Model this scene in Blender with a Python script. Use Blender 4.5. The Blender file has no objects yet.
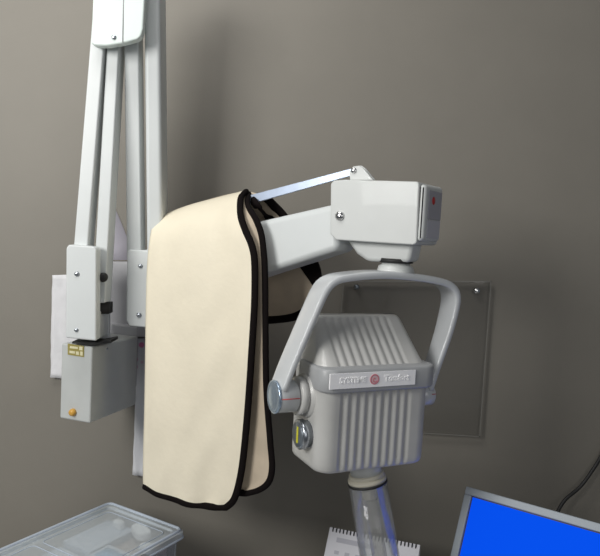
import bpy, bmesh, math, random
from mathutils import Vector, Matrix, noise
random.seed(4)
sc = bpy.context.scene
COL = sc.collection
R = math.radians

# ------------------------------------------------------------------ camera
F = 300 / math.tan(R(25))
CAM = Vector((0, 0, 1.5))
ROT = Matrix.Rotation(R(90 - 4), 3, 'X') @ Matrix.Rotation(R(3.0), 3, 'Z')
cd = bpy.data.cameras.new('camera'); cam = bpy.data.objects.new('camera', cd); COL.objects.link(cam)
cd.sensor_fit = 'HORIZONTAL'; cd.angle = R(50); cd.clip_start = 0.02
cam.matrix_world = Matrix.Translation(CAM) @ ROT.to_4x4()
sc.camera = cam
WALL = 1.50          # world Y of the wall

def ray(px, py): return ROT @ Vector(((px - 300) / F, -(py - 278) / F, -1))
def P(px, py, Y, k=0.0):
    d = ray(px, py); t = Y / (d.y - k * d.x); return CAM + d * t
def PZ(px, py, Z):
    d = ray(px, py); return CAM + d * ((Z - CAM.z) / d.z)

# ------------------------------------------------------------------ materials
def mat(name, col, rough=0.5, metal=0.0, bump=0.0, bscale=200, spec=0.5, var=0.0, vscale=6, coat=0.0, emis=None, estr=0):
    m = bpy.data.materials.new(name); m.use_nodes = True
    nt = m.node_tree; b = nt.nodes['Principled BSDF']
    b.inputs['Base Color'].default_value = (*col, 1); b.inputs['Roughness'].default_value = rough
    b.inputs['Metallic'].default_value = metal; b.inputs['Specular IOR Level'].default_value = spec
    b.inputs['Coat Weight'].default_value = coat
    if emis: b.inputs['Emission Color'].default_value = (*emis, 1); b.inputs['Emission Strength'].default_value = estr
    tc = nt.nodes.new('ShaderNodeTexCoord')
    if var:
        n = nt.nodes.new('ShaderNodeTexNoise'); n.inputs['Scale'].default_value = vscale; n.inputs['Detail'].default_value = 6
        r = nt.nodes.new('ShaderNodeValToRGB')
        r.color_ramp.elements[0].position = .3; r.color_ramp.elements[1].position = .7
        r.color_ramp.elements[0].color = (*[c * (1 - var) for c in col], 1)
        r.color_ramp.elements[1].color = (*[min(1, c * (1 + var)) for c in col], 1)
        nt.links.new(tc.outputs['Object'], n.inputs['Vector']); nt.links.new(n.outputs['Fac'], r.inputs['Fac'])
        nt.links.new(r.outputs['Color'], b.inputs['Base Color'])
    if bump:
        n = nt.nodes.new('ShaderNodeTexNoise'); n.inputs['Scale'].default_value = bscale; n.inputs['Detail'].default_value = 3
        bp = nt.nodes.new('ShaderNodeBump'); bp.inputs['Strength'].default_value = bump; bp.inputs['Distance'].default_value = .002
        nt.links.new(tc.outputs['Object'], n.inputs['Vector']); nt.links.new(n.outputs['Fac'], bp.inputs['Height'])
        nt.links.new(bp.outputs['Normal'], b.inputs['Normal'])
    return m

def clear(name, tint, base, basefac, gloss=.5, rough=.05):
    """see-through plastic: transparent + a little haze + fresnel reflection"""
    m = bpy.data.materials.new(name); m.use_nodes = True; nt = m.node_tree; nt.nodes.clear()
    out = nt.nodes.new('ShaderNodeOutputMaterial')
    tr = nt.nodes.new('ShaderNodeBsdfTransparent'); tr.inputs['Color'].default_value = (*tint, 1)
    di = nt.nodes.new('ShaderNodeBsdfDiffuse'); di.inputs['Color'].default_value = (*base, 1)
    gl = nt.nodes.new('ShaderNodeBsdfGlossy'); gl.inputs['Roughness'].default_value = rough
    lw = nt.nodes.new('ShaderNodeLayerWeight'); lw.inputs['Blend'].default_value = .35
    mu = nt.nodes.new('ShaderNodeMath'); mu.operation = 'MULTIPLY'; mu.inputs[1].default_value = gloss
    m1 = nt.nodes.new('ShaderNodeMixShader'); m1.inputs[0].default_value = basefac
    m2 = nt.nodes.new('ShaderNodeMixShader')
    L = nt.links.new
    L(tr.outputs[0], m1.inputs[1]); L(di.outputs[0], m1.inputs[2])
    L(lw.outputs['Fresnel'], mu.inputs[0]); L(mu.outputs[0], m2.inputs[0])
    L(m1.outputs[0], m2.inputs[1]); L(gl.outputs[0], m2.inputs[2]); L(m2.outputs[0], out.inputs['Surface'])
    return m

M = dict(
    wall=mat('wall_paint', (.228, .213, .184), .55, bump=.12, bscale=260, var=.025, vscale=9, spec=.35),
    counter=mat('counter_laminate', (.45, .44, .42), .4, var=.05, vscale=60),
    arm=mat('arm_enamel', (.66, .69, .69), .38, var=.015, vscale=20),
    plate=mat('cover_enamel', (.72, .80, .77), .35),
    arm_warm=mat('ivory_enamel', (.60, .62, .61), .42, var=.02, vscale=18, coat=.1),
    box=mat('grey_hammered_enamel', (.50, .52, .51), .45, var=.03, vscale=30),
    yoke=mat('yoke_enamel', (.55, .57, .585), .27, coat=.4, var=.02, vscale=25),
    head=mat('shaded_head_enamel', (.49, .49, .475), .36, var=.05, vscale=22, coat=.15),  # same paint as the arms; weaker light on the head is in the colour
    band=mat('band_plastic', (.36, .37, .38), .38, var=.05, vscale=30),
    grey_panel=mat('grey_panel', (.36, .36, .40), .4),
    pale_panel=mat('pale_panel', (.50, .50, .55), .4),
    lav=mat('lavender_paper', (.50, .48, .54), .8),
    mount=mat('mount_grey', (.42, .42, .44), .5),
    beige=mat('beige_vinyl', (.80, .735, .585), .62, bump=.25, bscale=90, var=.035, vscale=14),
    beige_shaded=mat('beige_vinyl_shaded', (.50, .42, .32), .7, bump=.3, bscale=90, var=.10, vscale=22),  # same vinyl as the front flap, darkened to paint in its shade
    black=mat('black_binding', (.008, .006, .006), .95, spec=.08, bump=.2, bscale=500),
    rubber=mat('black_rubber', (.012, .012, .012), .5),
    dark=mat('dark_recess', (.02, .02, .02), .6),
    alu=mat('brushed_blue_steel', (.50, .58, .72), .38, metal=.75, var=.06, vscale=40),
    chrome=mat('chrome', (.75, .75, .75), .18, metal=1),
    steel=mat('steel_ring', (.45, .48, .52), .28, metal=1),
    dark_steel=mat('dark_steel_disc', (.22, .25, .28), .35, metal=.7),
    blue_chrome=mat('blue_reflective_cap', (.25, .42, .62), .2, metal=.8),
    cap=mat('blue_steel_cap', (.42, .52, .64), .25, metal=.8),
    yellow=mat('yellow_mark', (.70, .66, .03), .5),
    red=mat('red_mark', (.50, .03, .03), .5),
    pink=mat('pink_mark', (.62, .22, .26), .5),
    plate_w=mat('name_plate_silver', (.97, .97, 1.0), .5, var=.04, vscale=50),
    letter=mat('raised_silver_letters', (1.0, 1.0, 1.0), .4),
    gold=mat('gold_label', (.38, .32, .10), .4, metal=.2),
    gold_l=mat('label_print', (.72, .68, .45), .5),
    orange=mat('orange_knob', (.62, .34, .06), .4),
    cream=mat('cream_plastic', (.60, .57, .47), .45),
    paper=mat('white_paper', (.74, .74, .76), .85, bump=.5, bscale=60, var=.03, vscale=40),
    page=mat('calendar_page', (.60, .60, .64), .85, var=.02, vscale=30),
    ink=mat('grey_print', (.42, .42, .47), .8),
    frame=mat('silver_monitor_frame', (.34, .38, .42), .5, metal=.1),
    bezel=mat('dark_bezel', (.03, .03, .05), .5),
    screen=mat('blue_screen', (.0, .01, .05), .9, spec=.02, emis=(.002, .085, .93), estr=.88),
    white=mat('white_pad', (.97, .98, .98), .8, bump=.4, bscale=120),
    blue_box=mat('blue_print', (.22, .48, .75), .6),
    cartonw=mat('white_carton', (.66, .72, .80), .7),
    brown=mat('brown_pack', (.40, .33, .30), .7),
    tub=clear('frosted_tub', (.88, .92, .97), (.66, .72, .80), .22, .5, .15),
    lid=clear('frosted_lid_sheen', (.97, .99, 1.0), (.90, .97, 1.0), .36, .8, .2),  # bluish diffuse haze also paints in window light reflected on the lid
    rim=clear('frosted_rim', (.8, .86, .95), (.72, .80, .90), .62, .5, .15),
    acrylic=clear('clear_acrylic', (.97, .97, .97), (.30, .30, .28), .03, .45, .03),
    acryl_edge=clear('acrylic_edge', (.5, .5, .47), (.36, .35, .32), .6, .8, .1),
    cone=clear('clear_cone', (.97, .98, .98), (.62, .63, .64), .10, .45, .06),
    cone_in=clear('clear_inner_sleeve', (.86, .85, .83), (.50, .48, .46), .12, .35, .08),
)

# ------------------------------------------------------------------ helpers
def tag(o, label=None, cat=None, group=None, kind=None):
    if label: o['label'] = label
    if cat: o['category'] = cat
    if group: o['group'] = group
    if kind: o['kind'] = kind
    return o

ORG = {}
def thing(name, label, cat, loc, group=None):
    o = bpy.data.objects.new(name, None); COL.objects.link(o); o.location = loc; o.empty_display_size = .03
    ORG[o.name] = Vector(loc)
    return tag(o, label, cat, group)

def link(name, me, m, parent=None, smooth=True):
    """world-space mesh -> object whose origin sits at its own centre"""
    c = Vector((0, 0, 0))
    if len(me.vertices):
        for v in me.vertices: c += v.co
        c /= len(me.vertices)
        for v in me.vertices: v.co -= c
    o = bpy.data.objects.new(name, me); COL.objects.link(o)
    for x in (m if isinstance(m, (list, tuple)) else [m]): me.materials.append(x)
    if smooth:
        for p in me.polygons: p.use_smooth = True
    ORG[o.name] = c
    if parent:
        o.parent = parent; o.location = c - ORG[parent.name]
    else: o.location = c
    return o

def bev(o, w, seg=3, ang=30):
    if w:
        b = o.modifiers.new('bevel', 'BEVEL'); b.width = w; b.segments = seg; b.limit_method = 'ANGLE'; b.angle_limit = R(ang)
        b.harden_normals = True
    return o

def b2o(name, bm, m, parent=None, smooth=True, bevel=0, seg=3):
    bmesh.ops.recalc_face_normals(bm, faces=bm.faces)
    me = bpy.data.meshes.new(name); bm.to_mesh(me); bm.free()
    return bev(link(name, me, m, parent, smooth), bevel, seg)

def add_prism(bm, pts, dv, mi=0, taper=1.0):
    dv = Vector(dv); c = sum((Vector(p) for p in pts), Vector()) / len(pts)
    a = [bm.verts.new(p) for p in pts]
    b = [bm.verts.new(c + (Vector(p) - c) * taper + dv) for p in pts]
    n = len(pts)
    fs = [bm.faces.new(a), bm.faces.new(b[::-1])]
    for i in range(n): fs.append(bm.faces.new((a[i], b[i], b[(i + 1) % n], a[(i + 1) % n])))
    for f in fs: f.material_index = mi
    return fs
def prism(name, pts, dv, m, parent=None, bevel=.003, seg=3, taper=1.0):
    bm = bmesh.new(); add_prism(bm, pts, dv, 0, taper); return b2o(name, bm, m, parent, True, bevel, seg)

def add_tube(bm, path, r, n=12, flat=None, nrm=None, closed=False, mi=0):
    """tube along path; r number or list; flat = radius along nrm"""
    path = [Vector(p) for p in path]; rings = []
    N = len(path); prev = None
    for i, p in enumerate(path):
        if closed: t = path[(i + 1) % N] - path[i - 1]
        else: t = path[min(i + 1, N - 1)] - path[max(i - 1, 0)]
        t.normalize()
        if nrm is not None: a = Vector(nrm)
        elif prev is None: a = Vector((0, 0, 1)) if abs(t.z) < .9 else Vector((1, 0, 0))
        else: a = prev
        a = (a - t * a.dot(t)).normalized(); prev = a
        b = t.cross(a)
        rr = r[i] if isinstance(r, (list, tuple)) else r
        fa = flat if flat is not None else rr
        rings.append([bm.verts.new(p + a * math.cos(q) * fa + b * math.sin(q) * rr) for q in [2 * math.pi * k / n for k in range(n)]])
    rng = range(N if closed else N - 1)
    for i in rng:
        A, B = rings[i], rings[(i + 1) % N]
        for k in range(n):
            f = bm.faces.new((A[k], A[(k + 1) % n], B[(k + 1) % n], B[k])); f.material_index = mi
    if not closed:
        bm.faces.new(rings[0][::-1]).material_index = mi; bm.faces.new(rings[-1]).material_index = mi
def tube(name, path, r, m, parent=None, **k):
    bm = bmesh.new(); add_tube(bm, path, r, **k); return b2o(name, bm, m, parent)

def add_lathe(bm, base, axis, prof, n=32, mi=0, caps=True):
    """prof: list of (distance along axis, radius)"""
    base = Vector(base); ax = Vector(axis).normalized()
    a = Vector((0, 0, 1)) if abs(ax.z) < .9 else Vector((1, 0, 0)); a = (a - ax * a.dot(ax)).normalized(); b = ax.cross(a)
    rings = [[bm.verts.new(base + ax * s + (a * math.cos(q) + b * math.sin(q)) * max(r, 1e-5)) for q in [2 * math.pi * k / n for k in range(n)]] for s, r in prof]
    for A, B in zip(rings, rings[1:]):
        for k in range(n):
            f = bm.faces.new((A[k], A[(k + 1) % n], B[(k + 1) % n], B[k])); f.material_index = mi
    if caps:
        bm.faces.new(rings[0][::-1]).material_index = mi; bm.faces.new(rings[-1]).material_index = mi
def lathe(name, base, axis, prof, m, parent=None, n=32, bevel=0, caps=True):
    bm = bmesh.new(); add_lathe(bm, base, axis, prof, n, 0, caps); return b2o(name, bm, m, parent, True, bevel, 2)

def spline(pts, n):
    """resample a polyline of vectors as a Catmull-Rom curve, n points, by chord length"""
    pts = [Vector(p) for p in pts]; dense = []
    for i in range(len(pts) - 1):
        p0 = pts[max(i - 1, 0)]; p1 = pts[i]; p2 = pts[i + 1]; p3 = pts[min(i + 2, len(pts) - 1)]
        for s in range(16):
            t = s / 16
            dense.append(.5 * ((2 * p1) + (-p0 + p2) * t + (2 * p0 - 5 * p1 + 4 * p2 - p3) * t * t + (-p0 + 3 * p1 - 3 * p2 + p3) * t ** 3))
    dense.append(pts[-1])
    L = [0]
    for a, b in zip(dense, dense[1:]): L.append(L[-1] + (b - a).length)
    out = []; j = 0
    for i in range(n):
        s = L[-1] * i / (n - 1)
        while j < len(L) - 2 and L[j + 1] < s: j += 1
        d = L[j + 1] - L[j]; u = 0 if d == 0 else (s - L[j]) / d
        out.append(dense[j].lerp(dense[j + 1], min(1, u)))
    return out

def screw(name, p, axis, r, m, parent, slot=True):
    bm = bmesh.new()
    add_lathe(bm, Vector(p), axis, [(-.001, r), (r * .35, r * .95), (r * .6, r * .6), (r * .68, r * .2)], 16)
    o = b2o(name, bm, m, parent); return o

# ------------------------------------------------------------------ setting
bm = bmesh.new(); add_prism(bm, [(-3, WALL, 0), (3, WALL, 0), (3, WALL, 3), (-3, WALL, 3)], (0, .1, 0))
tag(b2o('wall_back', bm, M['wall'], None, False), kind='structure')
bm = bmesh.new(); add_prism(bm, [(-3, -2.2, 0), (3, -2.2, 0), (3, WALL, 0), (-3, WALL, 0)], (0, 0, -.08))
tag(b2o('floor', bm, M['counter'], None, False), kind='structure')
CZ = .69
ct = thing('counter', 'pale laminate counter against the grey wall under the monitor and tub', 'counter', (0, 1.1, 0))
prism('countertop', [(-1.3, .62, CZ), (1.3, .62, CZ), (1.3, WALL - .001, CZ), (-1.3, WALL - .001, CZ)], (0, 0, -.035), M['counter'], ct, .004)
prism('cabinet_body', [(-1.27, .66, CZ - .036), (1.27, .66, CZ - .036), (1.27, WALL - .002, CZ - .036), (-1.27, WALL - .002, CZ - .036)], (0, 0, -CZ + .037), M['cartonw'], ct, .003)

# ------------------------------------------------------------------ X-ray unit
unit = thing('xray_unit', 'wall-mounted grey dental x-ray unit with folding arms and ribbed tube head', 'x-ray unit', P(100, 343, 1.36))
FWD = Vector((0, 1, 0))
Yb = 1.27
def bar(name, top, bot, w, Y, d=.035, m='arm', rad=.003, wb=None, YT=None):
    """straight hollow bar: top and bottom centre pixels of the front face, width in px"""
    wb = wb or w; YT = YT or Y
    a0, a1 = P(top[0] - w / 2, top[1], YT), P(top[0] + w / 2, top[1], YT)
    b0, b1 = P(bot[0] - wb / 2, bot[1], Y), P(bot[0] + wb / 2, bot[1], Y)
    return prism(name, [a0, a1, b1, b0], FWD * d, M[m], unit, rad)
bar('arm_bar', (101.5, -12), (79.3, 262), 14, 1.262, .040, YT=1.262)
bar('arm_bar', (116, -12), (98.5, 303), 12.5, 1.278, .045, YT=1.270)
bar('arm_bar', (130.5, -12), (134, 262), 14.5, 1.342, .040, YT=1.272)
bar('arm_bar', (151, -40), (155, 300), 16, 1.34, .066, 'arm', .008, YT=1.262)
# upper bracket
K = lambda pts, Y, k=0: [P(x, y, Y, k) for x, y in pts]
br = prism('bracket_cover', K([(94, -40), (91, 43), (94, 45.5), (106, 46), (122, 43.5), (137, 39.5), (141, 36), (143, 29), (147, -40)], 1.235), FWD * .020, M['plate'], unit, .004)
prism('seam', K([(123.3, -40), (124.5, -40), (123.2, 42.3), (122.2, 42.5)], 1.2345), FWD * .002, M['mount'], br, 0)
screw('screw', P(114, 37.5, 1.235), (0, -1, 0), .0045, M['steel'], br)
# left knuckle
kn = prism('elbow_cover', K([(66, 248), (68.5, 244.5), (94, 246.5), (96.5, 249), (96, 341), (65.5, 338)], 1.24), FWD * .028, M['arm'], unit, .005)
prism('elbow_back', K([(67, 311), (96, 312.5), (96, 341), (66, 338)], 1.268), FWD * .08, M['arm'], unit, .003)
prism('recess_shade', K([(93, 303), (108.5, 303), (108.5, 314), (93, 314)], 1.300), FWD * .03, M['dark'], unit, 0)  # black block painting the shade inside the elbow gap
prism('elbow_rear', K([(70, 258), (109, 258), (109, 340), (70, 338)], 1.350), FWD * .012, M['arm'], unit, .002)
screw('screw', P(77, 274, 1.24), (0, -1, 0), .005, M['steel'], kn)
screw('screw', P(76.5, 330, 1.24), (0, -1, 0), .0042, M['steel'], kn)
lathe('stop_knob', P(103.5, 277, 1.277), (.2, -1, 0), [(-.002, .006), (0, .009), (.010, .0095), (.014, .007), (.015, .003)], M['rubber'], unit, 24)
# right knuckle
kr = prism('elbow_cover', K([(127, 252), (129, 249.5), (168, 251), (168, 330), (150, 328), (129, 326), (126, 321)], 1.335), FWD * .055, M['arm'], unit, .006)
screw('screw', P(140.5, 266, 1.335), (0, -1, 0), .0048, M['steel'], kr)
screw('screw', P(139, 315, 1.335), (0, -1, 0), .0055, M['steel'], kr)
# fixed wall box (turned about the vertical)
A = P(92, 347, 1.27); 
dirB = Vector((.053, .15, 0)).normalized(); dirC = Vector((-.15, .053, 0)).normalized()
def onbox(a, dv, px, py):
    # point on the vertical plane through a along dv seen at that pixel
    d = ray(px, py); n = Vector((dv.y, -dv.x, 0)); t = (a - CAM).dot(n) / d.dot(n); return CAM + d * t
A2 = onbox(A, dirC, 92, 424); C1 = onbox(A, dirC, 61.5, 343); B1 = onbox(A, dirB, 138, 338)
zt, zb = A.z, A2.z
lB = (B1 - A).xy.length; lC = (C1 - A).xy.length
def bx(u, w, z): return Vector((A.x, A.y, 0)) + dirB * u + dirC * w + Vector((0, 0, z))
wb_ = prism('wall_box', [bx(0, 0, zt), bx(lB, 0, zt), bx(lB, lC, zt), bx(0, lC, zt)], (0, 0, zb - zt), M['box'], unit, .004)
bm = bmesh.new(); n_out = -dirB
def facep(px, py, off): return onbox(A + n_out * off, dirC, px, py)
add_prism(bm, [facep(68, 343.5, .0005), facep(84, 346, .0005), facep(84, 357, .0005), facep(68, 354.5, .0005)], n_out * .001, 0)
for r_ in ((70, 346.0, 78, 349.0), (79.3, 346.4, 82.6, 350.4), (69.6, 350.6, 75, 353.6), (76, 351.3, 79, 355), (80.3, 351.4, 82.8, 355.6)):
    x0, y0, x1, y1 = r_
    add_prism(bm, [facep(x0, y0, .0016), facep(x1, y0 + (x1 - x0) * .12, .0016), facep(x1, y1, .0016), facep(x0, y1 - (x1 - x0) * .1, .0016)], n_out * .0004, 1)
lb = b2o('rating_label', bm, [M['gold'], M['gold_l']], wb_, False); lb['label'] = 'small gold rating label'
kb = lathe('button', facep(73.5, 412, 0), n_out, [(-.001, .0075), (.004, .0075), (.008, .006), (.0095, .003)], M['orange'], wb_, 24); kb['label'] = 'round orange button'
prism('swivel_plate', K([(72, 341.5), (97, 342.5), (111, 340), (111, 343), (92, 346), (72, 343.5)], 1.275), FWD * .05, M['dark'], unit, .001)
screw('screw', onbox(A, dirB, 107, 349) , -dirC, .003, M['steel'], wb_)
prism('wall_mount', [bx(lB + .001, .0, zt + .02), bx(lB + .001, lC, zt + .02), Vector((C1.x + .05, WALL, zt + .02)), Vector((-.392, WALL, zt + .02))], (0, 0, zb - zt + .02), M['mount'], unit, .003)
prism('back_panel', K([(106, 262), (152, 262), (152, 337), (106, 337)], 1.46), FWD * (WALL - 1.4605), M['mount'], unit, .002)

# horizontal arm (plane Y = AP - .6 X)
AP, KA = 1.144, -.6
NA = Vector((.6, 1, 0)).normalized()
def Q(px, py, off=0.0):
    # offset plane: shift of Y at X=0 by off*|(.6,1)|
    return P(px, py, AP + off * math.hypot(.6, 1), KA)
QK = lambda pts, off=0: [Q(x, y, off) for x, y in pts]
prism('swing_arm', QK([(158, 250), (258, 221), (336, 203), (338, 250), (268, 272.5), (158, 309)], .012), NA * .075, M['arm'], unit, .012, 5)
lathe('elbow_joint', Q(170, 283, -.004) , NA, [(0, .016), (.004, .02), (.10, .02), (.104, .016)], M['arm'], unit)
# parallel link
prism('link_rod', QK([(160, 220), (252, 194.5), (355, 167.5), (355, 174.5), (254, 203), (160, 229)], .040), NA * .004, M['alu'], unit, .0008)
lg = prism('link_bracket', QK([(350, 180), (349, 172), (353, 166.5), (359, 165.5), (363, 168), (373, 180)], .034), NA * .004, M['arm_warm'], unit, .001)
prism('link_bracket', QK([(352, 180), (352, 172), (356, 166.5), (361, 165.5), (365, 168), (375, 180)], .056), NA * .004, M['arm_warm'], unit, .001)
screw('rivet', Q(354, 170.5, .034), -NA, .0055, M['chrome'], lg)
# joint housing
hs = prism('joint_housing', QK([(330.5, 184), (333, 180.5), (345, 179.5), (417.5, 181.5), (419, 184), (416.5, 243), (413, 245), (336, 240), (330, 234)]), NA * .098, M['arm_warm'], unit, .010, 5)
screw('screw', Q(340, 216, 0), -NA, .0085, M['chrome'], hs)
AX = Vector((1, -.6, 0)).normalized()
pts = QK([(417.5, 182.5), (419, 184), (416.5, 243), (415, 243.5)]); 
zt_, zb_ = pts[1].z, pts[2].z
E0 = Q(419.5, 184); E1 = Q(416.5, 243.5)
def ep(u, w, z): return Vector((E0.x, E0.y, 0)) + AX * u + NA * w + Vector((0, 0, z))
ph = hs
lathe_ = prism('housing_gap', [ep(-.004, .005, zt_ - .004), ep(-.004, .093, zt_ - .004), ep(-.004, .093, zb_ + .006), ep(-.004, .005, zb_ + .006)], AX * .007, M['dark'], hs, 0)
cap = prism('end_cap', [ep(.001, .001, zt_+.001), ep(.001, .086, zt_+.004), ep(.001, .086, zb_ + .002), ep(.001, .001, zb_ + .002)], AX * .010, M['arm_warm'], unit, .006, 4, taper=.93)
h_ = zt_ - zb_
pu = prism('upper_inlay', [ep(.0108, .016, zt_ - .008), ep(.0108, .077, zt_ - .008), ep(.0108, .077, zb_ + h_ * .42), ep(.0108, .016, zb_ + h_ * .42)], AX * .0015, M['grey_panel'], cap, .001)
pu['label'] = 'dark grey inlay with a red dot'
pl_ = prism('lower_inlay', [ep(.0108, .016, zb_ + h_ * .405), ep(.0108, .077, zb_ + h_ * .405), ep(.0108, .073, zb_ + .009), ep(.0108, .016, zb_ + .009)], AX * .0015, M['pale_panel'], cap, .001)
rd = lathe('red_dot', ep(.0120, .036, zt_ - .024), AX, [(0, .0068), (.0012, .006)], M['red'], cap, 20); rd['label'] = 'small red dot'
# neck under the housing
prism('neck', QK([(345, 238), (414, 240), (411, 255), (409, 262.5), (367, 261.5), (356, 254)], .022), NA * .045, M['arm_warm'], unit, .007, 4)
NC = Q(396, 262, .045)
bm = bmesh.new(); add_lathe(bm, NC + Vector((0, 0, .006)), (0, 0, -1), [(0, .029), (.007, .029)], 32, 1); add_lathe(bm, NC, (0, 0, -1), [(0, .024), (.004, .024), (.007, .029), (.013, .031), (.022, .034)], 32, 0)
b2o('swivel', bm, [M['arm_warm'], M['dark']], unit)

# ---- yoke and tube head, turned 25 degrees
YAW = R(25); KH = math.tan(YAW)
U = Vector((math.cos(YAW), math.sin(YAW), 0)); W = Vector((-math.sin(YAW), math.cos(YAW), 0)); Z = Vector((0, 0, 1))
Y0 = .985
O = P(352, 395, Y0, KH) + W * .024           # middle of pivot axis
def H(px, py, w):
    d = ray(px, py); t = (O + W * w - CAM).dot(W) / d.dot(W); return CAM + d * t
def uvw(p): q = p - O; return q.dot(U), q.z, q.dot(W)
def hp(u, v, w): return O + U * u + Z * v + W * w
FRONT = -.024
cl = spline([H(x, y, FRONT) for x, y in [(285, 392), (292, 373), (302, 349), (318, 312), (328, 291), (337, 282), (352, 278), (385, 275.5), (420, 278), (445, 282.5), (455, 287.5), (459.5, 296), (458.5, 309), (452, 335), (442, 365), (436, 384), (434, 392)]], 80)
bm = bmesh.new(); rings = []
N = len(cl)
for i, p in enumerate(cl):
    t = (cl[min(i + 1, N - 1)] - cl[max(i - 1, 0)]).normalized(); s = t.cross(W).normalized()
    f = i / (N - 1)
    dp = .05 if f < .62 else .05 - .016 * min(1, (f - .62) / .38) ** 1.2
    w0 = (.05 - dp) * .4
    tk = .0055 + .0012 * math.sin(math.pi * f)
    ring = []
    nn = 20
    for k in range(nn):
        q = 2 * math.pi * k / nn
        cx = math.copysign(abs(math.cos(q)) ** .35, math.cos(q)); sx = math.copysign(abs(math.sin(q)) ** .35, math.sin(q))
        ring.append(bm.verts.new(p + s * tk * cx + W * (w0 + dp / 2 + dp / 2 * sx)))
    rings.append(ring)
for a, b in zip(rings, rings[1:]):
    for k in range(20): bm.faces.new((a[k], a[(k + 1) % 20], b[(k + 1) % 20], b[k]))
bm.faces.new(rings[0]); bm.faces.new(rings[-1][::-1])
yk = b2o('yoke', bm, M['yoke'], unit)

# tube head body
def rr_ring(bm, v, u0, u1, w0, w1, r, ribs=0, amp=0, ru0=0, ru1=1):
    """rounded rectangle ring in the u-w plane"""
    out = []
    def arc(cu, cw, a0, a1, n):
        for i in range(n): 
            q = R(a0 + (a1 - a0) * i / n); out.append([cu + r * math.cos(q), cw + r * math.sin(q)])
    # front side (w0) left to right
    fl = u0 + r; fr = u1 - r; nf = 150
    for i in range(nf):
        s = i / nf; u = fl + (fr - fl) * s; d = 0
        a = (u - ru0) / (ru1 - ru0)
        if ribs and 0 <= a <= 1:
            c = math.cos(2 * math.pi * ribs * a); d = amp * (.5 + .5 * c) ** .8
            d = amp - d
            d = -amp + d if False else d
        out.append([u, w0 + d])
    arc(fr, w0 + r, -90, 0, 10)
    for i in range(8): out.append([u1, w0 + r + (w1 - w0 - 2 * r) * i / 8])
    arc(fr, w1 - r, 0, 90, 10)
    for i in range(12): out.append([fr + (fl - fr) * i / 12, w1])
    arc(fl, w1 - r, 90, 180, 10)
    for i in range(8): out.append([u0, w1 - r + (w0 - w1 + 2 * r) * i / 8])
    arc(fl, w0 + r, 180, 270, 10)
    return [bm.verts.new(hp(u, v, w)) for u, w in out]
def loft(bm, rings, mi=0):
    n = len(rings[0])
    for a, b in zip(rings, rings[1:]):
        for k in range(n): bm.faces.new((a[k], a[(k + 1) % n], b[(k + 1) % n], b[k])).material_index = mi
    bm.faces.new(rings[0][::-1]); bm.faces.new(rings[-1])
WF = -.058; WB = .062
uL = uvw(H(321, 430, WF))[0]; uR = uvw(H(424, 430, WF))[0] + .010
vB = uvw(H(370, 471, WF))[1]; vM = uvw(H(370, 376, WF))[1]
WT = .028
vT = uvw(H(360, 315, WT))[1]
tL = uvw(H(314, 318, WT))[0]; tR = uvw(H(401, 318, WT))[0]
rL = uvw(H(338, 430, WF))[0]; rR = uvw(H(410, 430, WF))[0]
rTL = uvw(H(321, 320, WT))[0]; rTR = uvw(H(389, 320, WT))[0]
bm = bmesh.new(); rs = []
for dv, sh in ((0, .009), (.0015, .005), (.004, .002), (.008, .0005), (.016, 0)):
    f = min(1, dv / .016)
    rs.append(rr_ring(bm, vB + dv, uL + sh, uR - sh, WF + sh, WB - sh, .024, 9, .0028 * f, rL, rR))
for i in range(1, 6):
    v = vB + .016 + (vM - vB - .016) * i / 6
    rs.append(rr_ring(bm, v, uL, uR, WF, WB, .024, 9, .0028, rL, rR))
for i in range(0, 13):
    f = i / 12; g = f
    e = 0 if f < 1 else 0
    v = vM + (vT - .008 - vM) * f
    L_ = lambda a, b: a + (b - a) * g
    rs.append(rr_ring(bm, v, L_(uL, tL), L_(uR, tR), L_(WF, WT - .006), L_(WB, WB - .004), .024 - .012 * f, 9, .0028, L_(rL, rTL), L_(rR, rTR)))
for dv, sh in ((.003, .0015), (.006, .004), (.008, .009)):
    f = 1 - dv / .008
    rs.append(rr_ring(bm, vT - .008 + dv, tL + sh, tR - sh, WT - .006 + sh * 1.2, WB - .004 - sh, .012, 9, .0028 * f, rTL, rTR))
loft(bm, rs)
head = b2o('tube_head', bm, M['head'], unit)
# band around the head carrying the name plate
v0 = uvw(H(330, 395, WF - .008))[1]; v1 = uvw(H(330, 370.5, WF - .008))[1]
bm = bmesh.new(); g = .0075
mk = lambda v, s: rr_ring(bm, v, uL - g + s + .004, uR + g - s, WF - g + s, WB - .02, .024)
loft(bm, [mk(v0, .004), mk(v0 + .0012, .0012), mk(v0 + .004, 0), mk(v1 - .004, 0), mk(v1 - .0012, .0012), mk(v1, .004)])
band = b2o('head_band', bm, M['band'], head)
# raised lip along the band's lower edge
# name plate with lettering
wp = WF - g
bm = bmesh.new()
c4 = [H(329, 374.5, wp), H(414, 369.5, wp), H(415.5, 384, wp), H(330, 389.5, wp)]
# square it up in the head's own frame
us = [uvw(p)[0] for p in c4]; vs = [uvw(p)[1] for p in c4]
pu0, pu1 = (us[0] + us[3]) / 2, (us[1] + us[2]) / 2; pv1, pv0 = (vs[0] + vs[1]) / 2, (vs[2] + vs[3]) / 2
add_prism(bm, [hp(pu0, pv0, wp + .001), hp(pu1, pv0, wp + .001), hp(pu1, pv1, wp + .001), hp(pu0, pv1, wp + .001)], W * -.0028, 0)
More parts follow.
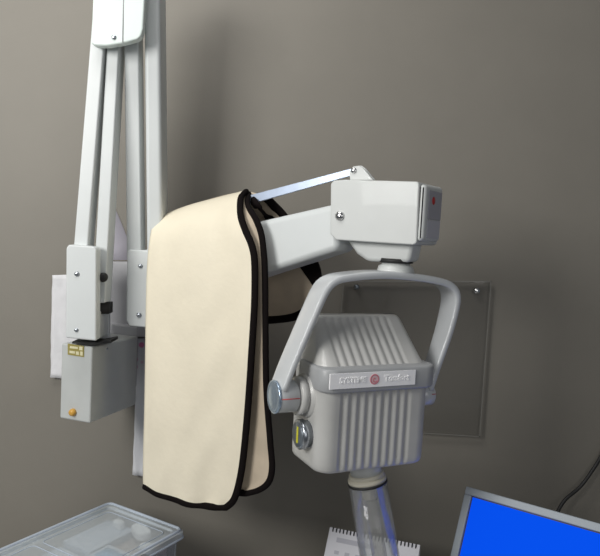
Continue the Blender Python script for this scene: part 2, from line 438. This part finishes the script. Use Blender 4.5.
# thin raised border
def text_into(bm, txt, size, uc, vc, w, mi, ext=.0004):
    cu = bpy.data.curves.new('t', 'FONT'); cu.body = txt; cu.size = size; cu.extrude = ext; cu.align_x = 'CENTER'; cu.align_y = 'CENTER'
    cu.resolution_u = 3; cu.offset = .00025
    o = bpy.data.objects.new('t', cu); COL.objects.link(o); bpy.context.view_layer.update()
    me = bpy.data.meshes.new_from_object(o.evaluated_get(bpy.context.evaluated_depsgraph_get()))
    bpy.data.objects.remove(o)
    mp = [bm.verts.new(hp(uc + v.co.x, vc + v.co.y, w - v.co.z)) for v in me.vertices]
    for p in me.polygons:
        try: bm.faces.new([mp[i] for i in p.vertices]).material_index = mi
        except ValueError: pass
    bpy.data.meshes.remove(me)
wl = wp - .0022; pc = (pu0 + pu1) / 2; vc = (pv0 + pv1) / 2 + .0005; pw = pu1 - pu0
text_into(bm, 'SYSTEME', .0120, pc - pw * .25 + .001, vc, wl, 1)
text_into(bm, 'Tomfort', .0135, pc + pw * .27, vc, wl, 1)
# round red emblem with a swirl
cx = pc + pw * .005
ringp = [hp(cx + .0072 * math.cos(q), vc + .0072 * math.sin(q), wl) for q in [2 * math.pi * k / 28 for k in range(28)]]
add_tube(bm, ringp, .0013, 6, flat=.0005, nrm=W, closed=True, mi=2)
add_lathe(bm, hp(cx, vc, wl + .0003), -W, [(0, .0066), (.0004, .0066)], 28, 3)
sw = [hp(cx + (.0008 + .0042 * a) * math.cos(5.2 * a + .6), vc + (.0008 + .0042 * a) * math.sin(5.2 * a + .6), wl) for a in [k / 16 for k in range(17)]]
add_tube(bm, sw, .0011, 6, flat=.0007, nrm=W, mi=2)
palepink = mat('pale_pink_enamel', (.70, .52, .55), .5)
np_ = b2o('name_plate', bm, [M['plate_w'], M['letter'], M['pink'], palepink], head, False)
np_['label'] = 'silver name plate with raised lettering and round red emblem'
# pivots
uPL = uvw(H(273.5, 398, 0))[0]; vP = uvw(H(272, 397, 0))[1]
pc_ = hp(uPL, vP, 0)
pv = lathe('pivot', pc_, U, [(0, .0250), (.002, .0257), (.034, .0257), (.035, .021), (.052, .021)], M['yoke'], unit, 40)
cp = lathe('pivot_cap', pc_ + U * .0005, -U, [(-.003, .0262), (0, .0266), (.001, .0262), (.0018, .0235), (.0014, .022), (.0022, .016), (.0030, .004)], M['cap'], pv, 40)
cp['label'] = 'polished steel cap'
def streak(a, b, w, parent):
    # thin line lying on the pivot barrel, facing outwards
    o = tube('red_line', [a, b], .0007, M['red'], parent, n=6); o['label'] = 'thin red index line'
streak(hp(uPL + .004, vP + .002, -.0258), hp(uPL + .034, vP + .002, -.0258), 0, pv)
col = lathe('pivot_collar', hp(uPL + .050, vP, 0), U, [(-.0125, .027), (-.0115, .031), (-.002, .031), (-.001, .027), (.001, .027), (.002, .035), (.026, .036), (.04, .036)], M['head'], head, 40)
uPR = uvw(H(425, 393, 0))[0]; vR = uvw(H(434, 391, 0))[1]
pr = lathe('pivot', hp(uPR - .02, vR - .0045, 0), U, [(0, .0195), (.029, .0195), (.031, .0175)], M['yoke'], unit, 40)
streak(hp(uPR + .001, vR + .0, -.0193), hp(uPR + .009, vR + .0, -.0193), 0, pr)
# side dial
dl = H(303, 434, -.012); du, dv_, dw = uvw(dl)
dbase = hp(uL + .004, dv_, -.012)
dist = .021
dial = lathe('dial', dbase - U * dist, U, [(0, .0215), (.0015, .0235), (.009, .0240), (.010, .022), (dist + .01, .022)], M['steel'], head, 40)
dial['label'] = 'round steel dial with a yellow bar'
lathe('dial_face', dbase - U * dist, -U, [(-.0005, .0200), (.0008, .0195)], M['dark_steel'], unit, 32).name = 'dial_face'
bm = bmesh.new()
bc = dbase - U * (dist + .0009)
add_prism(bm, [bc + Z * .013 + W * .0015 , bc + Z * .013 - W * .0035, bc - Z * .013 - W * .0035 , bc - Z * .013 + W * .0015], -U * .0008)
ys = b2o('yellow_bar', bm, M['yellow'], unit, False)
# cone
cT = H(364.5, 463, -.005); cB = H(385, 590, -.035); ca = (cB - cT).normalized()
def cpt(s): return cT + ca * s
lathe('cone_socket', cpt(-.01), ca, [(0, .0265), (.030, .0265), (.031, .020)], M['arm_warm'], unit, 40)
lathe('cone_ring', cpt(.016), ca, [(0, .024), (.001, .0300), (.006, .0305), (.007, .0290), (.0085, .0290), (.009, .0325), (.0145, .0325), (.015, .027)], M['cream'], unit, 40)
lathe('rubber_ring', cpt(.0312), ca, [(0, .027), (.0005, .0338), (.0035, .0338), (.004, .027)], M['rubber'], unit, 40)
cone = lathe('cone', cpt(.030), ca, [(0, .0328), (.2, .0340)], M['cone'], unit, 48, caps=False)
so = cone.modifiers.new('wall', 'SOLIDIFY'); so.thickness = .002; so.offset = -1
cone['label'] = 'clear plastic aiming cone'
lathe('inner_sleeve', cpt(.030), ca, [(0, .0120), (.030, .0120)], M['cream'], cone, 32)
lathe('inner_tube', cpt(.0605), ca, [(0, .0128), (.13, .0128)], M['cone_in'], cone, 32, caps=False)

# ------------------------------------------------------------------ lead apron
apron = thing('lead_apron', 'beige lead apron with black binding draped over the x-ray arm', 'apron', Q(200, 490, -.03))
def coons(top, right, bottom, left, nu, nv):
    T, B = spline(top, nu), spline(bottom, nu); Lf, Rt = spline(left, nv), spline(right, nv)
    g = []
    for j in range(nv):
        v = j / (nv - 1); row = []
        for i in range(nu):
            u = i / (nu - 1)
            p = (1 - v) * T[i] + v * B[i] + (1 - u) * Lf[j] + u * Rt[j] - ((1 - u) * (1 - v) * T[0] + u * (1 - v) * T[-1] + (1 - u) * v * B[0] + u * v * B[-1])
            row.append(p)
        g.append(row)
    return g, T, B, Lf, Rt
def flap(name, top, right, bottom, left, m, th=.005, wr=.003, seed=0, trims='RB', tw=.0072, tlabel=True):
    q = lambda c: [Q(*p) for p in c]
    g, T, B, Lf, Rt = coons(q(top), q(right), q(bottom), q(left), 46, 90)
    bm = bmesh.new(); vs = []; cor = []
    for j, row in enumerate(g):
        r_ = []
        for i, p in enumerate(row):
            u = i / 45; v = j / 89
            a = wr * noise.noise(Vector((u * 3.2 + seed, v * 1.1, 0))) + wr * .55 * noise.noise(Vector((u * 5 + v * 4 + seed, v * 5, 3)))
            fade = min(1, v * 6) * min(1, (1 - u) * 10, u * 10) * (.4 + .9 * v)
            r_.append(bm.verts.new(p - NA * (a * 2.0 * fade)))
        vs.append(r_); cor.append([v_.co.copy() for v_ in r_])
    for j in range(89):
        for i in range(45): bm.faces.new((vs[j][i], vs[j + 1][i], vs[j + 1][i + 1], vs[j][i + 1]))
    o = b2o(name, bm, M[m], apron)
    s = o.modifiers.new('thick', 'SOLIDIFY'); s.thickness = th; s.offset = 0
    path = [c[-1] for c in cor] + [p for p in reversed(cor[-1])][1:]
    if path:
        bm = bmesh.new(); add_tube(bm, path, tw, 10, flat=th * .9, nrm=NA)
        t = b2o('binding', bm, M['black'], o); t['label'] = 'black binding'
    return o
# front flap
flap('front_flap',
     [(156, 221, .044), (166, 215, .044), (190, 206, .044), (218, 198.5, .044), (246, 191.5, .044)],
     [(246, 191.5, .044), (241, 197, .02), (240, 206, .0), (241, 218, -.016), (245.5, 231, -.024), (251.5, 245, -.028), (254.5, 262, -.030), (254.5, 300, -.034), (252, 345, -.036), (248, 405, -.036), (244, 450, -.036), (240, 478, -.036), (234, 499, -.036), (226, 507, -.036)],
     [(144, 486, -.036), (158, 493, -.036), (180, 501, -.036), (200, 506, -.036), (226, 507.5, -.036)],
     [(156, 221, .044), (154, 225, .01), (151, 238, -.014), (148.5, 260, -.024), (147, 300, -.030), (145.5, 400, -.036), (144, 460, -.036), (144, 486, -.036)],
     'beige', .006, .0032, 2)
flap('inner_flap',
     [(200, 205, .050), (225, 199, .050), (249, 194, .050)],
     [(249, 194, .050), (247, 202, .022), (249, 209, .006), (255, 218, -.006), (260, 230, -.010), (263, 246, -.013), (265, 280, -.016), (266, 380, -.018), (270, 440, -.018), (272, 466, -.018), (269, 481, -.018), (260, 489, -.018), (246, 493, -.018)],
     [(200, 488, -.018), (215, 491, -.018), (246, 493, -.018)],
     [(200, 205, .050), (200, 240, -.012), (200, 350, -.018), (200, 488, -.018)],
     'beige_shaded', .005, .002, 7, tw=.0066)
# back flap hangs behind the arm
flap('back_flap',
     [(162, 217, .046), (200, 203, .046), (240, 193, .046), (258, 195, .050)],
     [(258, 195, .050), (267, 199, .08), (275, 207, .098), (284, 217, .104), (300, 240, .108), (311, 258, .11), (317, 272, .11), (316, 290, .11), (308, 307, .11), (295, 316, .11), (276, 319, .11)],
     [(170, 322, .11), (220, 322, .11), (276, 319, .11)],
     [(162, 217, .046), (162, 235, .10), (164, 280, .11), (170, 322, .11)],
     'beige_shaded', .005, .002, 11, tw=.0095)
bm = bmesh.new(); add_tube(bm, spline([Q(251, 198, .046), Q(258, 207, .034), Q(268, 217, .092), Q(280, 228, .094), Q(290, 240, .094)], 24), .0085, 10, flat=.003, nrm=NA)
st = b2o('strap', bm, M['black'], apron); st['label'] = 'black strap'
prism('neck_edge', QK([(296, 262), (304, 254), (316, 258), (321, 274), (316, 292), (310, 282)], .103), NA * .004, M['black'], apron, .001)['label'] = 'wide black edge below the arm'

# ------------------------------------------------------------------ papers by the unit
def sheet(name, px, Y, m, label, cat, wr=.004, th=.0008, nu=14, nv=24, seed=0):
    TL, TR, BR, BL = [P(x, y, Y) for x, y in px]
    bm = bmesh.new(); vs = []
    for j in range(nv):
        v = j / (nv - 1); a = TL.lerp(BL, v); b = TR.lerp(BR, v)
        vs.append([bm.verts.new(a.lerp(b, i / (nu - 1)) + Vector((0, -wr * (1 + noise.noise(Vector((i * .35 + seed, j * .22, 0)))), 0)) + Vector((.0015 * noise.noise(Vector((seed, j * .4, 5))), 0, 0))) for i in range(nu)])
    for j in range(nv - 1):
        for i in range(nu - 1): bm.faces.new((vs[j][i], vs[j + 1][i], vs[j + 1][i + 1], vs[j][i + 1]))
    o = b2o(name, bm, m)
    s = o.modifiers.new('thick', 'SOLIDIFY'); s.thickness = th
    if label: tag(o, label, cat)
    return o
def paper_print():
    m = mat('pink_printed_paper', (.74, .74, .76), .85, bump=.5, bscale=60)
    nt = m.node_tree; b = nt.nodes['Principled BSDF']
    tc = nt.nodes.new('ShaderNodeTexCoord'); vo = nt.nodes.new('ShaderNodeTexVoronoi'); vo.inputs['Scale'].default_value = 45
    r = nt.nodes.new('ShaderNodeValToRGB'); r.color_ramp.elements[0].position = .24; r.color_ramp.elements[0].color = (.70, .22, .42, 1)
    r.color_ramp.elements[1].position = .36; r.color_ramp.elements[1].color = (.72, .73, .76, 1)
    sp = nt.nodes.new('ShaderNodeSeparateXYZ'); gt = nt.nodes.new('ShaderNodeMath'); gt.operation = 'GREATER_THAN'; gt.inputs[1].default_value = .055
    mx = nt.nodes.new('ShaderNodeMix'); mx.data_type = 'RGBA'
    L = nt.links.new
    L(tc.outputs['Object'], vo.inputs['Vector']); L(vo.outputs['Distance'], r.inputs['Fac']); L(tc.outputs['Object'], sp.inputs[0]); L(sp.outputs['Z'], gt.inputs[0])
    L(gt.outputs[0], mx.inputs[0]); mx.inputs[6].default_value = (.72, .73, .76, 1); L(r.outputs['Color'], mx.inputs[7]); L(mx.outputs[2], b.inputs['Base Color'])
    return m
sheet('paper_sheet', [(53, 275), (90, 274), (90, 380), (51, 377)], 1.492, M['paper'], 'crinkled white paper sheet showing left of the elbow cover', 'paper', .004, seed=3)
sheet('paper_sheet', [(138, 338), (166, 338), (160, 478), (133, 474)], 1.492, paper_print(), 'long white paper with pink print hanging beside the wall box', 'paper', .004, seed=9)
lv = prism('paper_sheet', K([(100, 195), (108, 197), (114, 206), (121, 222), (128, 240), (140, 260), (100, 260)], 1.4985), FWD * .0008, M['lav'], None, 0)
lv = tag(lv, 'lavender grey paper with a slanting top edge between the arm bars', 'paper')

# ------------------------------------------------------------------ clear plate on the wall
acp = thing('acrylic_panel', 'clear acrylic panel screwed to the wall behind the tube head', 'panel', P(412, 436, WALL))
ya = WALL - .012
tl, tr, brr, bl = P(343, 281, ya), P(491.5, 281, ya), P(480, 437, ya), P(332, 428, ya)
zT = (tl.z + tr.z) / 2
bm = bmesh.new()
fs = add_prism(bm, [tl, tr, brr, bl], FWD * .005)
for f in fs[2:]: f.material_index = 1
pn = b2o('panel', bm, [M['acrylic'], M['acryl_edge']], acp, False)
bm = bmesh.new()
cs = [tl, tr, brr, bl]
for i in range(4):
    a, b = cs[i], cs[(i + 1) % 4]; d = (b - a).normalized(); n_ = d.cross(Vector((0, 1, 0)))
    cen = (tl + brr) / 2
    if (cen - a).dot(n_) < 0: n_ = -n_
    add_prism(bm, [a + FWD * -.0006, b + FWD * -.0006, b + n_ * .0022 + FWD * -.0006, a + n_ * .0022 + FWD * -.0006], FWD * .0005)
b2o('polished_edge', bm, M['acryl_edge'], acp, False)
for (x, y) in ((477, 291), (357, 287)):
    p = P(x, y, ya)
    s_ = screw('screw', p, (0, -1, 0), .0075 if x > 400 else .005, M['chrome'] if x > 400 else M['dark_steel'], acp)
    lathe('spacer', p + FWD * .0052, (0, 1, 0), [(0, .006), (WALL - ya - .0055, .006)], M['steel'], acp, 16)

# ------------------------------------------------------------------ monitor
def slant_panel(TLpx, TRpx, BLpx, Y):
    """corner, horizontal unit vector and downward unit vector of a flat panel standing in the room"""
    a = P(*TLpx, Y); b = PZ(*TRpx, a.z); h = (b - a).normalized()
    n = Vector((-h.y, h.x, 0))          # away from camera
    best = None
    for i in range(-450, 451):
        ph = R(i / 10); d = (-Z * math.cos(ph) - n * math.sin(ph))
        q = a + d * .12
        c = ROT.transposed() @ (q - CAM); x = 300 + F * c.x / -c.z; y = 278 - F * c.y / -c.z
        # distance to the line TL-BL
        dx, dy = BLpx[0] - TLpx[0], BLpx[1] - TLpx[1]
        e = abs((x - TLpx[0]) * dy - (y - TLpx[1]) * dx)
        if best is None or e < best[0]: best = (e, d, ph)
    return a, h, best[1], best[2]
a, h, d, ph = slant_panel((466, 486), (600, 523.5), (450, 556), 1.22)
print('MONITOR', a, h, d, math.degrees(ph))
nb = h.cross(d).normalized()
if nb.y < 0: nb = -nb
MW, MH = .36, .27
mon = thing('monitor', 'flat monitor with silver frame and plain blue screen on the counter', 'monitor', (a + h * MW / 2 + d * MH).xy.to_3d() + Vector((0, 0, CZ)))
def mp(u, v, w=0): return a + h * u + d * v + nb * w
bm = bmesh.new(); fw = .0145
def fbox(u0, u1, v0, v1, w0, w1, mi=0):
    add_prism(bm, [mp(u0, v0, w0), mp(u1, v0, w0), mp(u1, v1, w0), mp(u0, v1, w0)], nb * (w1 - w0), mi)
fbox(0, MW, 0, fw, 0, .03); fbox(0, MW, MH - fw, MH, 0, .03); fbox(0, fw, fw, MH - fw, 0, .03); fbox(MW - fw, MW, fw, MH - fw, 0, .03)
fbox(fw, MW - fw, fw, MH - fw, .012, .03)
b2o('frame', bm, M['frame'], mon, True, .0018, 2)
bm = bmesh.new(); fbox(fw, MW - fw, fw, MH - fw, .004, .0105)
b2o('bezel', bm, M['bezel'], mon, False)
bm = bmesh.new(); fbox(fw + .002, MW - fw - .002, fw + .002, MH - fw - .002, .003, .0038)
s_ = b2o('screen', bm, M['screen'], mon, False); s_['label'] = 'plain bright blue screen'
bc_ = mp(MW / 2, MH * .75, .032); nh = Vector((nb.x, nb.y, 0)).normalized()
prism('stand_neck', [bc_ - h * .03, bc_ + h * .03, Vector((bc_.x, bc_.y, CZ + .013)) + h * .03 + nh * .03, Vector((bc_.x, bc_.y, CZ + .013)) - h * .03 + nh * .03], nh * .015, M['frame'], mon, .003)
lathe('stand_base', Vector((bc_.x, bc_.y, CZ + .0005)) , Z, [(0, .10), (.006, .10), (.012, .085), (.014, .03)], M['frame'], mon, 40)

# cable
cb = tube('cable', spline([Vector((P(545, 540, 1.44).x - .02, 1.40, CZ + .0055)), Vector((P(545, 540, 1.44).x - .01, 1.42, CZ + .03)), P(545, 540, 1.44), P(556, 515, 1.455), P(565, 500, 1.465), P(580, 487, 1.475), P(592, 471, 1.48), P(602, 454, 1.490), P(612, 425, 1.4952), P(620, 380, 1.4955)], 50), .0042, M['rubber'], None, n=10)
tag(cb, 'black cable running up the wall behind the blue monitor', 'cable')

# ------------------------------------------------------------------ desk calendar
a, h, d, ph = slant_panel((330, 527), (420, 545), (324, 556), 1.36)
print('CAL', a, h, d, math.degrees(ph))
nb = h.cross(d).normalized()
if nb.y < 0: nb = -nb
cal = thing('desk_calendar', 'spiral-bound desk calendar standing behind the clear cone', 'calendar', Vector((a.x, a.y, CZ)) + h * .1)
CW = ((PZ(420, 545, a.z) - a).length); CH = (a.z - CZ - .001) / max(.2, -d.z)
# three leaves a tent: front page, card back
bm = bmesh.new()
add_prism(bm, [mp(0, 0), mp(CW, 0), mp(CW, CH), mp(0, CH)], nb * .002)
b2o('page', bm, M['page'], cal, False)
bm = bmesh.new()
for r_ in range(6):
    for c_ in range(7):
        u0 = .02 + c_ * (CW - .035) / 7; v0_ = .045 + r_ * .028
        add_prism(bm, [mp(u0, v0_, -.0006), mp(u0 + .010, v0_, -.0006), mp(u0 + .010, v0_ + .007, -.0006), mp(u0, v0_ + .007, -.0006)], nb * .0004)
add_prism(bm, [mp(.02, .018, -.0006), mp(CW * .55, .018, -.0006), mp(CW * .55, .028, -.0006), mp(.02, .028, -.0006)], nb * .0004)
b2o('date_marks', bm, M['ink'], cal, False)
bk0, bk1 = mp(0, .0, .004), mp(CW, .0, .004)
fb = Vector((0, 0, 0)) + nb; fb.z = 0; fb.normalize()
prism('back_card', [bk0, bk1, Vector((bk1.x, bk1.y, CZ + .001)) + fb * .07, Vector((bk0.x, bk0.y, CZ + .001)) + fb * .07], fb * .002, M['page'], cal, 0)
bm = bmesh.new(); n_ = 24
for i in range(n_):
    u = .008 + (CW - .016) * i / (n_ - 1)
    c = mp(u, .004, .002)
    add_tube(bm, [c + (d * math.cos(q) + nb * math.sin(q)) * .0042 for q in [2 * math.pi * k / 12 for k in range(12)]], .0013, 6, closed=True)
b2o('spiral', bm, M['rubber'], cal)

# ------------------------------------------------------------------ plastic tub bottom left
c0 = P(110, 501.5, 1.40); LZ = c0.z
c1 = PZ(186, 529.5, LZ); e1 = (c1 - c0); e1.z = 0; l1 = e1.length; e1.normalize()
c2 = PZ(0, 546, LZ); e2 = (c2 - c0); e2.z = 0; e2.normalize()
print('TUB', c0, c1, l1, math.degrees(math.acos(e1.dot(e2))))
e2 = (e2 - e1 * e2.dot(e1)).normalized(); l2 = .42
tub = thing('storage_tub', 'translucent plastic storage tub with lid, holding dental supplies', 'storage tub', (c0 + e1 * l1 / 2 + e2 * l2 / 2).xy.to_3d() + Vector((0, 0, CZ)))
def tp(u, v, z): return Vector((c0.x, c0.y, 0)) + e1 * u + e2 * v + Vector((0, 0, z))
def rrect(u0, v0, u1, v1, r, z, n=6):
    o = []
    for (cu, cv, a0) in ((u1 - r, v1 - r, 0), (u0 + r, v1 - r, 90), (u0 + r, v0 + r, 180), (u1 - r, v0 + r, 270)):
        for i in range(n + 1):
            q = R(a0 + 90 * i / n); o.append(tp(cu + r * math.cos(q), cv + r * math.sin(q), z))
    return o
def shell(name, levels, m, parent, close_bottom=True, close_top=False, th=.002):
    bm = bmesh.new(); rg = [[bm.verts.new(p) for p in L_] for L_ in levels]; n = len(rg[0])
    for A_, B_ in zip(rg, rg[1:]):
        for k in range(n): bm.faces.new((A_[k], A_[(k + 1) % n], B_[(k + 1) % n], B_[k]))
    if close_bottom: bm.faces.new(rg[0][::-1])
    if close_top: bm.faces.new(rg[-1])
    o = b2o(name, bm, m, parent, False)
    return o
H0 = CZ + .001
shell('tub_body', [rrect(.012, .012, l1 - .012, l2 - .012, .02, H0), rrect(.006, .006, l1 - .006, l2 - .006, .02, LZ - .012)], M['tub'], tub)
lid = shell('lid', [rrect(0, 0, l1, l2, .014, LZ - .014), rrect(0, 0, l1, l2, .014, LZ - .002), rrect(.003, .003, l1 - .003, l2 - .003, .012, LZ), rrect(.016, .016, l1 - .016, l2 - .016, .01, LZ), rrect(.019, .019, l1 - .019, l2 - .019, .01, LZ - .005)], M['lid'], tub, False, True)
# raised rim of the lid
bm = bmesh.new()
add_tube(bm, rrect(.006, .006, l1 - .006, l2 - .006, .012, LZ + .0005), .0032, 8, closed=True)
add_tube(bm, rrect(.0, .0, l1, l2, .014, LZ - .014), .0022, 8, closed=True)
b2o('lid_rim', bm, M['rim'], lid)
# lid panel lines
bm = bmesh.new()
add_tube(bm, rrect(.03, .03, l1 - .03, l2 * .48, .01, LZ - .004), .0007, 6, closed=True)
add_tube(bm, rrect(.03, l2 * .52, l1 - .03, l2 - .03, .01, LZ - .004), .0007, 6, closed=True)
b2o('lid_ridge', bm, M['rim'], lid)

def box_at(name, u0, v0, u1, v1, z0, z1, m, label, cat, parent=None, bevel=.002, group=None, top=None, rot=0):
    cu, cv = (u0 + u1) / 2, (v0 + v1) / 2
    def rp(u, v, z):
        q = R(rot); du, dv = u - cu, v - cv; return tp(cu + du * math.cos(q) - dv * math.sin(q), cv + du * math.sin(q) + dv * math.cos(q), z)
    t = thing(name, label, cat, rp(cu, cv, z0), group)
    prism('box_body', [rp(u0, v0, z0), rp(u1, v0, z0), rp(u1, v1, z0), rp(u0, v1, z0)], (0, 0, z1 - z0), M[m], t, bevel)
    if top:
        a_, b_ = .15, .85
        fu = lambda f: u0 + (u1 - u0) * f; fv = lambda f: v0 + (v1 - v0) * f
        prism('printed_panel', [rp(fu(.1), fv(.12), z1 + .0002), rp(fu(.9), fv(.12), z1 + .0002), rp(fu(.9), fv(.5), z1 + .0002), rp(fu(.1), fv(.5), z1 + .0002)], (0, 0, .0006), M[top], t, 0)
    return t
def tub_uv(px, py, z):
    p = PZ(px, py, z); q = p - Vector((c0.x, c0.y, 0)); return q.dot(e1), q.dot(e2)
TZ = LZ - .022
# cartons standing in the tub
box_at('supply_box', .030, .030, l1 * .5 - .003, .15, H0 + .001, TZ, 'cartonw', 'grey white carton deep in the tub under the cotton pads', 'box')
box_at('supply_box', l1 * .5 + .003, .030, l1 - .022, .10, H0 + .001, TZ - .012, 'brown', 'brown pack against the tub end nearest the apron', 'box')
box_at('supply_box', l1 * .5 + .003, .106, l1 - .022, .20, H0 + .001, TZ, 'cartonw', 'white carton with a blue printed top inside the tub', 'box', top='blue_box')
box_at('supply_box', .030, .156, l1 * .5 - .003, .28, H0 + .001, TZ - .01, 'cartonw', 'plain pale carton near the middle of the tub', 'box')
box_at('supply_box', l1 * .5 + .003, .206, l1 - .022, .34, H0 + .001, TZ - .02, 'blue_box', 'blue carton at the left end of the tub', 'box')
def pad(px, py, z, ru, rv, th, label, rot, m='white', seed=0):
    u, v = tub_uv(px, py, z + th); pts = []
    for i in range(18):
        q = 2 * math.pi * i / 18; s = 1 + .14 * noise.noise(Vector((math.cos(q) + seed, math.sin(q), seed)))
        a_ = ru * s * math.copysign(abs(math.cos(q)) ** .6, math.cos(q)); b_ = rv * s * math.copysign(abs(math.sin(q)) ** .6, math.sin(q))
        pts.append(tp(u + a_ * math.cos(R(rot)) - b_ * math.sin(R(rot)), v + a_ * math.sin(R(rot)) + b_ * math.cos(R(rot)), z + .0003))
    o = prism('cotton_pad', pts, (0, 0, th), M[m], None, th * .35, 3, taper=.92)
    return tag(o, label, 'pad')
pad(119, 521, TZ, .016, .010, .014, 'small white pad, farthest back in the tub', 10, seed=1)
pad(141, 528, TZ, .030, .017, .016, 'large white pad in the tub near its right corner', 25, seed=4)
pad(147, 545, TZ, .016, .012, .014, 'crumpled white pad beside the blue printed carton top', -20, seed=8)

# ------------------------------------------------------------------ light
def area(name, loc, target, size, power, col=(1, 1, 1), sy=None):
    l = bpy.data.lights.new(name, 'AREA'); l.energy = power; l.color = col; l.size = size
    if sy: l.shape = 'RECTANGLE'; l.size_y = sy
    o = bpy.data.objects.new(name, l); COL.objects.link(o); o.location = loc
    o.rotation_euler = (Vector(target) - Vector(loc)).to_track_quat('-Z', 'Y').to_euler(); return o
area('window_light', (-1.30, -.15, 2.0), (-.45, 1.5, 1.6), .7, 26, (1.0, .985, .95))
area('ceiling_light', (-.55, .75, 2.75), (-.35, 1.45, 1.9), .8, 10, (1.0, .98, .95), .4)
area('front_fill', (.55, -.7, 1.75), (.2, 1.2, 1.25), 1.0, 5, (1.0, .98, .96))  # unseen fill lamp added near the camera to lift the front faces
w = bpy.data.worlds.new('world'); sc.world = w; w.use_nodes = True
w.node_tree.nodes['Background'].inputs[0].default_value = (.80, .88, 1.0, 1); w.node_tree.nodes['Background'].inputs[1].default_value = .10
sc.view_settings.view_transform = 'Standard'
sc.view_settings.look = 'None'
